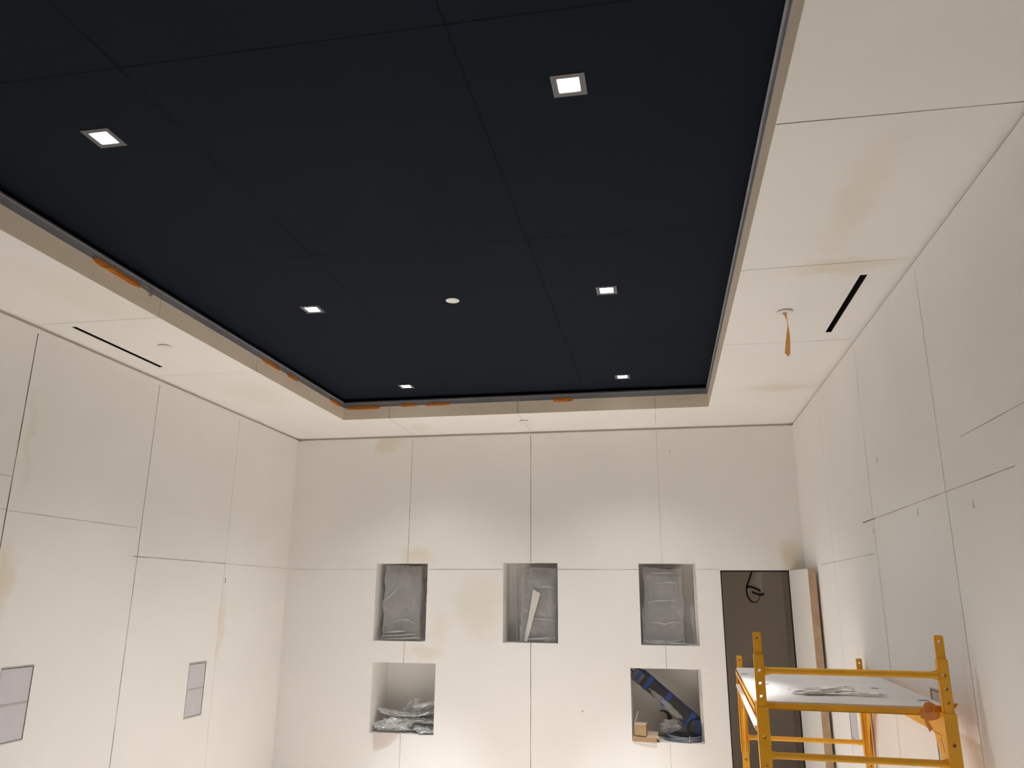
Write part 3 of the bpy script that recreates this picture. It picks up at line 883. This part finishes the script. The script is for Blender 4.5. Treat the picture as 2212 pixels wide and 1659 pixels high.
def wrapped_box(x0, x1, z0, z1, depth, label, seed, tilt=0.0, folds=()):
    y0 = D+.09
    t = thing('wrapped_speaker', label, 'speaker', ((x0+x1)/2, y0+depth/2, z0), group='film wrapped grey boxes in the upper recesses')
    hx, hy, h = (x1-x0)/2, depth/2, z1-z0
    bm = bmesh.new(); box(bm, (-hx+.022, -hy+.024, 0), (hx-.022, hy, h-.035), bev=.012)
    for v in bm.verts: v.co.x += tilt*v.co.z
    obj('cabinet', bm, 'speaker', t, False)
    bm = bmesh.new(); wrap_mesh(bm, -hx, hx, -hy, hy, 0, h, seed)
    for v in bm.verts: v.co.x += tilt*v.co.z
    obj('plastic_wrap', bm, 'film', t, True)
    for (pts, hw_) in folds:        # raised creases where the film is bunched
        bm = bmesh.new()
        tube(bm, [(a, -hy-.016, b) for a, b in pts], hw_, 6, radii=[hw_*(.3+.7*math.sin(PI*i/(len(pts)-1))) for i in range(len(pts))])
        obj('film_fold', bm, 'film_thick' if hw_ >= .010 else 'crease', t, True)
    return t
n0, n1, n2 = NICHES[0], NICHES[1], NICHES[2]
wrapped_box(-2.690, -2.318, n0[2], 2.470, .14, 'grey film wrapped box in the upper left recess, a diagonal crease across its front', 2, tilt=.012,
            folds=[([(-.185, .36), (-.15, .39), (-.10, .43), (-.06, .48), (-.03, .53)], .007), ([(-.10, .165), (-.02, .19), (.06, .20), (.11, .18), (.14, .16)], .006),
                   ([(-.20, .04), (-.1, .045), (.0, .05), (.1, .06), (.18, .055)], .010), ([(-.2, .015), (0, .02), (.15, .03), (.21, .02)], .013), ([(-.15, .08), (-.05, .085), (.05, .09)], .011)])
t = wrapped_box(-1.314, -0.987, n1[2], 2.455, .14, 'grey film wrapped box in the upper middle recess, pushed to its right side', 5, tilt=-.004,
            folds=[([(-.16, .22), (-.05, .215), (.06, .21), (.15, .2)], .005), ([(-.05, .50), (.05, .505), (.15, .50)], .005), ([(-.16, .03), (0, .035), (.16, .05)], .012)])
bm = bmesh.new()
yy = -.07-.022
pts = [((-1.207, 2.258), (-1.137, 2.220)), ((-1.226, 2.14), (-1.162, 2.13)), ((-1.247, 2.02), (-1.197, 2.015)), ((-1.270, 1.90), (-1.232, 1.89)), ((-1.292, 1.79), (-1.262, 1.785))]
cx = (-1.314-.987)/2
strip(bm, [((a[0]+b[0])/2-cx, 0, (a[1]+b[1])/2-n1[2]) for a, b in pts], [((b[0]-a[0])/2, 0, (b[1]-a[1])/2) for a, b in pts], .0012)
for v in bm.verts: v.co.y += yy
obj('white_tape', bm, 'tape_white', t)
# loose sheet of film hanging left of the middle box
bm = bmesh.new()
vs = grid_front(bm, -1.385, -1.340, n1[2]+.002, n1[3]-.012, D+.16, 10, 30, lambda u, v: .02*math.sin(u*7+v*2)+.015*noise.noise(Vector((u*3, v*5, 2))))
bmesh.ops.solidify(bm, geom=bm.faces[:], thickness=.001)
tag(obj('film_sheet', bm, 'film', None, True), 'loose hanging film sheet between wrapped box and left side of upper middle recess', 'plastic film')
wrapped_box(-0.168, 0.170, n2[2], 2.445, .14, 'grey film wrapped box in the upper right recess, level creases across its front', 9,
            folds=[([(-.10, .53), (0, .545), (.08, .55), (.14, .545)], .004), ([(-.14, .37), (-.05, .385), (.05, .39), (.12, .38)], .004), ([(-.15, .19), (-.06, .195), (0, .18), (.08, .2), (.14, .195)], .005),
                   ([(-.16, .045), (-.05, .03), (.05, .025), (.16, .05)], .010), ([(-.19, .05), (-.14, .02), (0, .012), (.12, .015), (.24, .012)], .012), ([(-.17, .64), (-.08, .63), (.05, .635), (.14, .63)], .006)])

# ------------------------------------------------------------------ bags in the lower left recess
zf = NICHES[3][2]
def bag(loc, s, seed, label, rz=0.0, ry=0.0, inner=True):
    t = thing('plastic_bag', label, 'plastic bag', loc, rz, group='clear plastic bags in the lower left recess')
    bm = bmesh.new(); vs = crumple(bm, *s, seed, sub=4, rough=.40, fold=.18, ridge=.17)
    for v in vs: v.co.z += .10*v.co.x*math.sin(seed*2.3+v.co.x*9)
    R_ = Matrix.Rotation(ry, 3, 'Y')
    for v in vs: v.co = R_ @ v.co
    zmin = min(v.co.z for v in vs)
    for v in vs: v.co.z -= zmin
    zm = -zmin
    obj('film', bm, 'bag', t, False)
    if inner:
        bm = bmesh.new(); vs = crumple(bm, s[0]*.72, s[1]*.75, s[2]*.45, seed+11, sub=3, rough=.3, fold=.1)
        for v in vs: v.co = R_ @ v.co; v.co.z += zm
        obj('contents', bm, 'content', t, False)
    return t
bag((-2.555, D+.13, zf+.001), (.165, .10, .056), 1, 'biggest clear plastic bag, front left in the lower left recess', inner=False)
bag((-2.23, D+.13, zf+.001), (.115, .10, .030), 2, 'white and dark plastic packet at the bottom right of the lower left recess')
bag((-2.56, D+.19, zf+.132), (.140, .10, .017), 3, 'flat plastic packet lying across the biggest bag', ry=.14)
bag((-2.25, D+.15, zf+.075), (.125, .10, .021), 4, 'dark filled plastic packet, second up in the right hand stack', ry=.05)
bag((-2.25, D+.15, zf+.134), (.12, .10, .018), 6, 'dark filled plastic packet, third up in the right hand stack', ry=-.16)
bag((-2.235, D+.17, zf+.205), (.115, .10, .020), 8, 'plastic packet topmost in the right hand stack, corner sticking up', ry=-.28)
bag((-2.39, D+.36, zf+.001), (.12, .055, .12), 12, 'hazy plastic bag standing at the back of the lower left recess', inner=False)
# translucent sheet hanging over the edge
bm = bmesh.new()
outl = [(-2.690, .962), (-2.455, .962), (-2.50, .915), (-2.56, .868), (-2.635, .832), (-2.692, .820)]
prism(bm, outl, .001, mtx=Matrix.Translation((0, D-.010, 0)))
strip(bm, [(-2.572, D-.0095, .960), (-2.572, D+.03, .962)], [(.117, 0, 0)]*2, .001)
tag(obj('paper_scrap', bm, 'vellum'), 'translucent pointed scrap hanging over the edge of the lower left recess', 'paper scrap')

# ------------------------------------------------------------------ things in the lower right recess
zf = NICHES[4][2]
# arm bound with blue tape, leaning from top left to bottom right
A0, A1 = Vector((-.262, D+.2, 1.510)), Vector((.225, D+.19, 1.110))
ax = (A1-A0).normalized(); ay = Vector((0, 1, 0)); az = ax.cross(ay).normalized()
if az.z < 0: az = -az
t = thing('taped_arm', 'long dark metal arm bound with blue tape, leaning across the lower right recess', 'mounting arm', A0)
t.matrix_world = Matrix((ax, -az.cross(ax), az)).transposed().to_4x4() if False else Matrix.Translation(A0) @ Matrix((ax, az.cross(ax), az)).transposed().to_4x4()
LN = (A1-A0).length
def chan(bm, x0, x1, hy, z0, z1, **k): box(bm, (x0, -hy, z0), (x1, hy, z1), **k)
bm = bmesh.new(); chan(bm, 0, LN, .045, -.055, .062, bev=.006); body = obj('arm_body', bm, 'gunmetal', t)
bm = bmesh.new(); chan(bm, .02, LN+.02, .047, .060, .074, bev=.003); obj('edge_tape', bm, 'blue_dull', t)
for (p, w_, mt_) in ((.095, .042, 'blue'), (.30, .048, 'blue'), (.555, .050, 'blue')):
    bm = bmesh.new(); chan(bm, p, p+w_, .050, -.060, .076, bev=.003); obj('tape_band', bm, mt_, t)
bm = bmesh.new(); chan(bm, -.045, .07, .052, -.062, .055, bev=.012); cap = obj('end_cap', bm, 'capgrey', t)
bm = bmesh.new(); chan(bm, -.005, .035, .054, -.050, .056, bev=.004); obj('tape_patch', bm, 'blue', cap)
for k, zc_ in enumerate((.03, -.005)):
    bm = bmesh.new(); chan(bm, -.085, -.045, .010, zc_-.006, zc_+.006, bev=.002); obj('prong', bm, 'black', cap)
bm = bmesh.new()
vs = crumple(bm, .22, .035, .030, 21, sub=4, rough=.3, fold=.25)
for v in vs: v.co += Vector((.36, -.030, -.030))
obj('film_cover', bm, 'film', t, False)
# round head at the foot of the arm
bm = bmesh.new()
r_ = bmesh.ops.create_uvsphere(bm, u_segments=28, v_segments=18, radius=.066)
for v in r_['verts']: v.co = Vector((v.co.x*.95, v.co.y*.9, v.co.z*1.15))
inv = t.matrix_world.inverted()
hc = inv @ Vector((.222, D+.15, 1.078))
for v in bm.verts: v.co = (inv.to_3x3() @ v.co)+hc
hd = obj('round_head', bm, 'gunmetal', t, True)
bm = bmesh.new()
for k in range(9):
    pass
cs, ws = [], []
for k in range(11):
    a = -PI*.55+PI*.95*k/10
    wp = Vector((.238+.064*math.cos(a)*.25, D+.15-.0615*math.cos(a), 1.080+.078*math.sin(a)))
    cs.append(inv @ wp); ws.append(inv.to_3x3() @ Vector((.028, .006, 0)))
strip(bm, cs, ws, .0015)
obj('tape_patch', bm, 'blue_dull', hd)
bm = bmesh.new()
wv = [Vector((.195, D+.20, 1.19)), Vector((.24, D+.18, 1.165)), Vector((.275, D+.16, 1.125)), Vector((.286, D+.15, 1.08)), Vector((.284, D+.15, 1.03))]
strip(bm, [inv @ p for p in wv], [inv.to_3x3() @ Vector((.01, -.022, .012))]*5, .004)
obj('tape_tail', bm, 'blue_dull', t)

# coil of cable
t = thing('cable_coil', 'flat coil of grey blue cable with a metal clip at the bottom right', 'cable', (.128, D+.165, zf))
bm = bmesh.new()
rnd = random.Random(4)
for k in range(7):
    rr = .150-.007*(k % 3)+rnd.uniform(-.004, .004)
    ph = rnd.uniform(0, 6)
    pts = [(rr*1.04*math.cos(a)+.006*math.sin(2*a+ph), rr*math.sin(a)*.95+.006*math.cos(3*a+ph), .0068+.0105*(k//2)+.003*math.sin(2*a+ph)+.003) for a in [2*PI*i/48 for i in range(48)]]
    tube(bm, pts, .0052, 8, closed=True)
obj('cable', bm, 'cable', t, True)
bm = bmesh.new()
tube(bm, [(.045+.0, -.142+.020*math.cos(a), .026+.022*math.sin(a)) for a in [2*PI*i/20 for i in range(20)]], .007, 8, closed=True)
obj('clip', bm, 'steel', t, True)
# cardboard tray
t = thing('cardboard_tray', 'shallow brown cardboard tray lid overhanging the lower right recess edge', 'cardboard', (-.2, D-.012, zf+.0005), math.radians(-2))
bm = bmesh.new(); box(bm, (-.112, .004, .032), (.100, .19, .036), mtx=Matrix.Translation((0, 0, .033)) @ Matrix.Rotation(math.radians(7), 4, 'X') @ Matrix.Translation((0, 0, -.033))); obj('top', bm, 'cardlight', t)
bm = bmesh.new(); box(bm, (-.112, 0, 0), (.085, .004, .036)); obj('front_flap', bm, 'cardboard', t)
bm = bmesh.new(); prism(bm, [(.085, 0), (.092, 0), (.100, .034), (.085, .034)], .17, mtx=Matrix.Translation((0, .006, 0))); obj('end_flap', bm, 'cardboard', t)
bm = bmesh.new()
strip(bm, [(.088, .05, .044), (.112, .05, .030), (.118, .05, .004)], [(0, .055, 0), (0, .05, 0), (0, .035, 0)], .003)
obj('torn_flap', bm, 'cardlight', t)
bm = bmesh.new(); prism(bm, [(-.085, 0), (.085, 0), (.080, -.024), (-.02, -.016)], .003, mtx=Matrix.Translation((-.19, D-.010, zf+.001)))
box(bm, (-.275, D-.010, zf-.0005), (-.105, D+.05, zf+.0003))
tag(obj('card_scrap', bm, 'cardwhite'), 'off white card scrap hanging just below the cardboard tray', 'card scrap')
# small box
t = thing('cardboard_box', 'small plain cardboard box standing on the shallow cardboard tray', 'box', (-.240, D+.040, zf+.0475), math.radians(-8))
bm = bmesh.new(); box(bm, (-.050, -.045, 0), (.050, .05, .094), bev=.002); obj('body', bm, 'cardboard', t)
bm = bmesh.new(); box(bm, (-.051, -.046, .090), (.051, .051, .0965), bev=.001); obj('lid', bm, 'cardlight', t)
bm = bmesh.new()
tube(bm, [(-.308, D+.03, zf+.03), (-.292, D+.10, zf+.14), (-.262, D+.20, zf+.235)], .007, 8)
tag(obj('wood_stick', bm, 'stick', None, True), 'thin pale stick leaning in the left corner of the lower right recess', 'stick')
# crumpled sheet, black bracket
bm = bmesh.new(); vs = crumple(bm, .085, .05, .060, 31, sub=3, rough=.4, fold=.3)
for v in vs: v.co.x += v.co.z*.45
zmin = min(v.co.z for v in vs)
for v in vs: v.co.z -= zmin
o = obj('film_scrap', bm, 'film'); o.location = (.015, D+.20, zf+.045)
tag(o, 'crumpled milky film behind the cable coil under the taped arm', 'plastic film')
bm = bmesh.new(); vs = crumple(bm, .085, .06, .075, 35, sub=4, rough=.3, fold=.15)
zmin = min(v.co.z for v in vs)
for v in vs: v.co.z -= zmin
o = obj('crumpled_paper', bm, 'closet'); o.location = (-.01, D+.35, zf+.001)
tag(o, 'crumpled brown paper in the dark at the back of the lower right recess', 'paper')
t = thing('small_bracket', 'small black bracket with a curved arm behind the taped arm', 'bracket', (-.02, D+.27, 1.185))
bm = bmesh.new(); tube(bm, [(-.05, 0, .012), (-.02, 0, .015), (.01, 0, .0), (.03, 0, -.03), (.05, 0, -.05)], .007, 8, radii=[.006, .007, .012, .013, .01]); obj('arm', bm, 'blackcable', t, True)
bm = bmesh.new(); box(bm, (.01, -.012, -.16), (.05, .012, -.02), bev=.004); obj('post', bm, 'gunmetal', t)
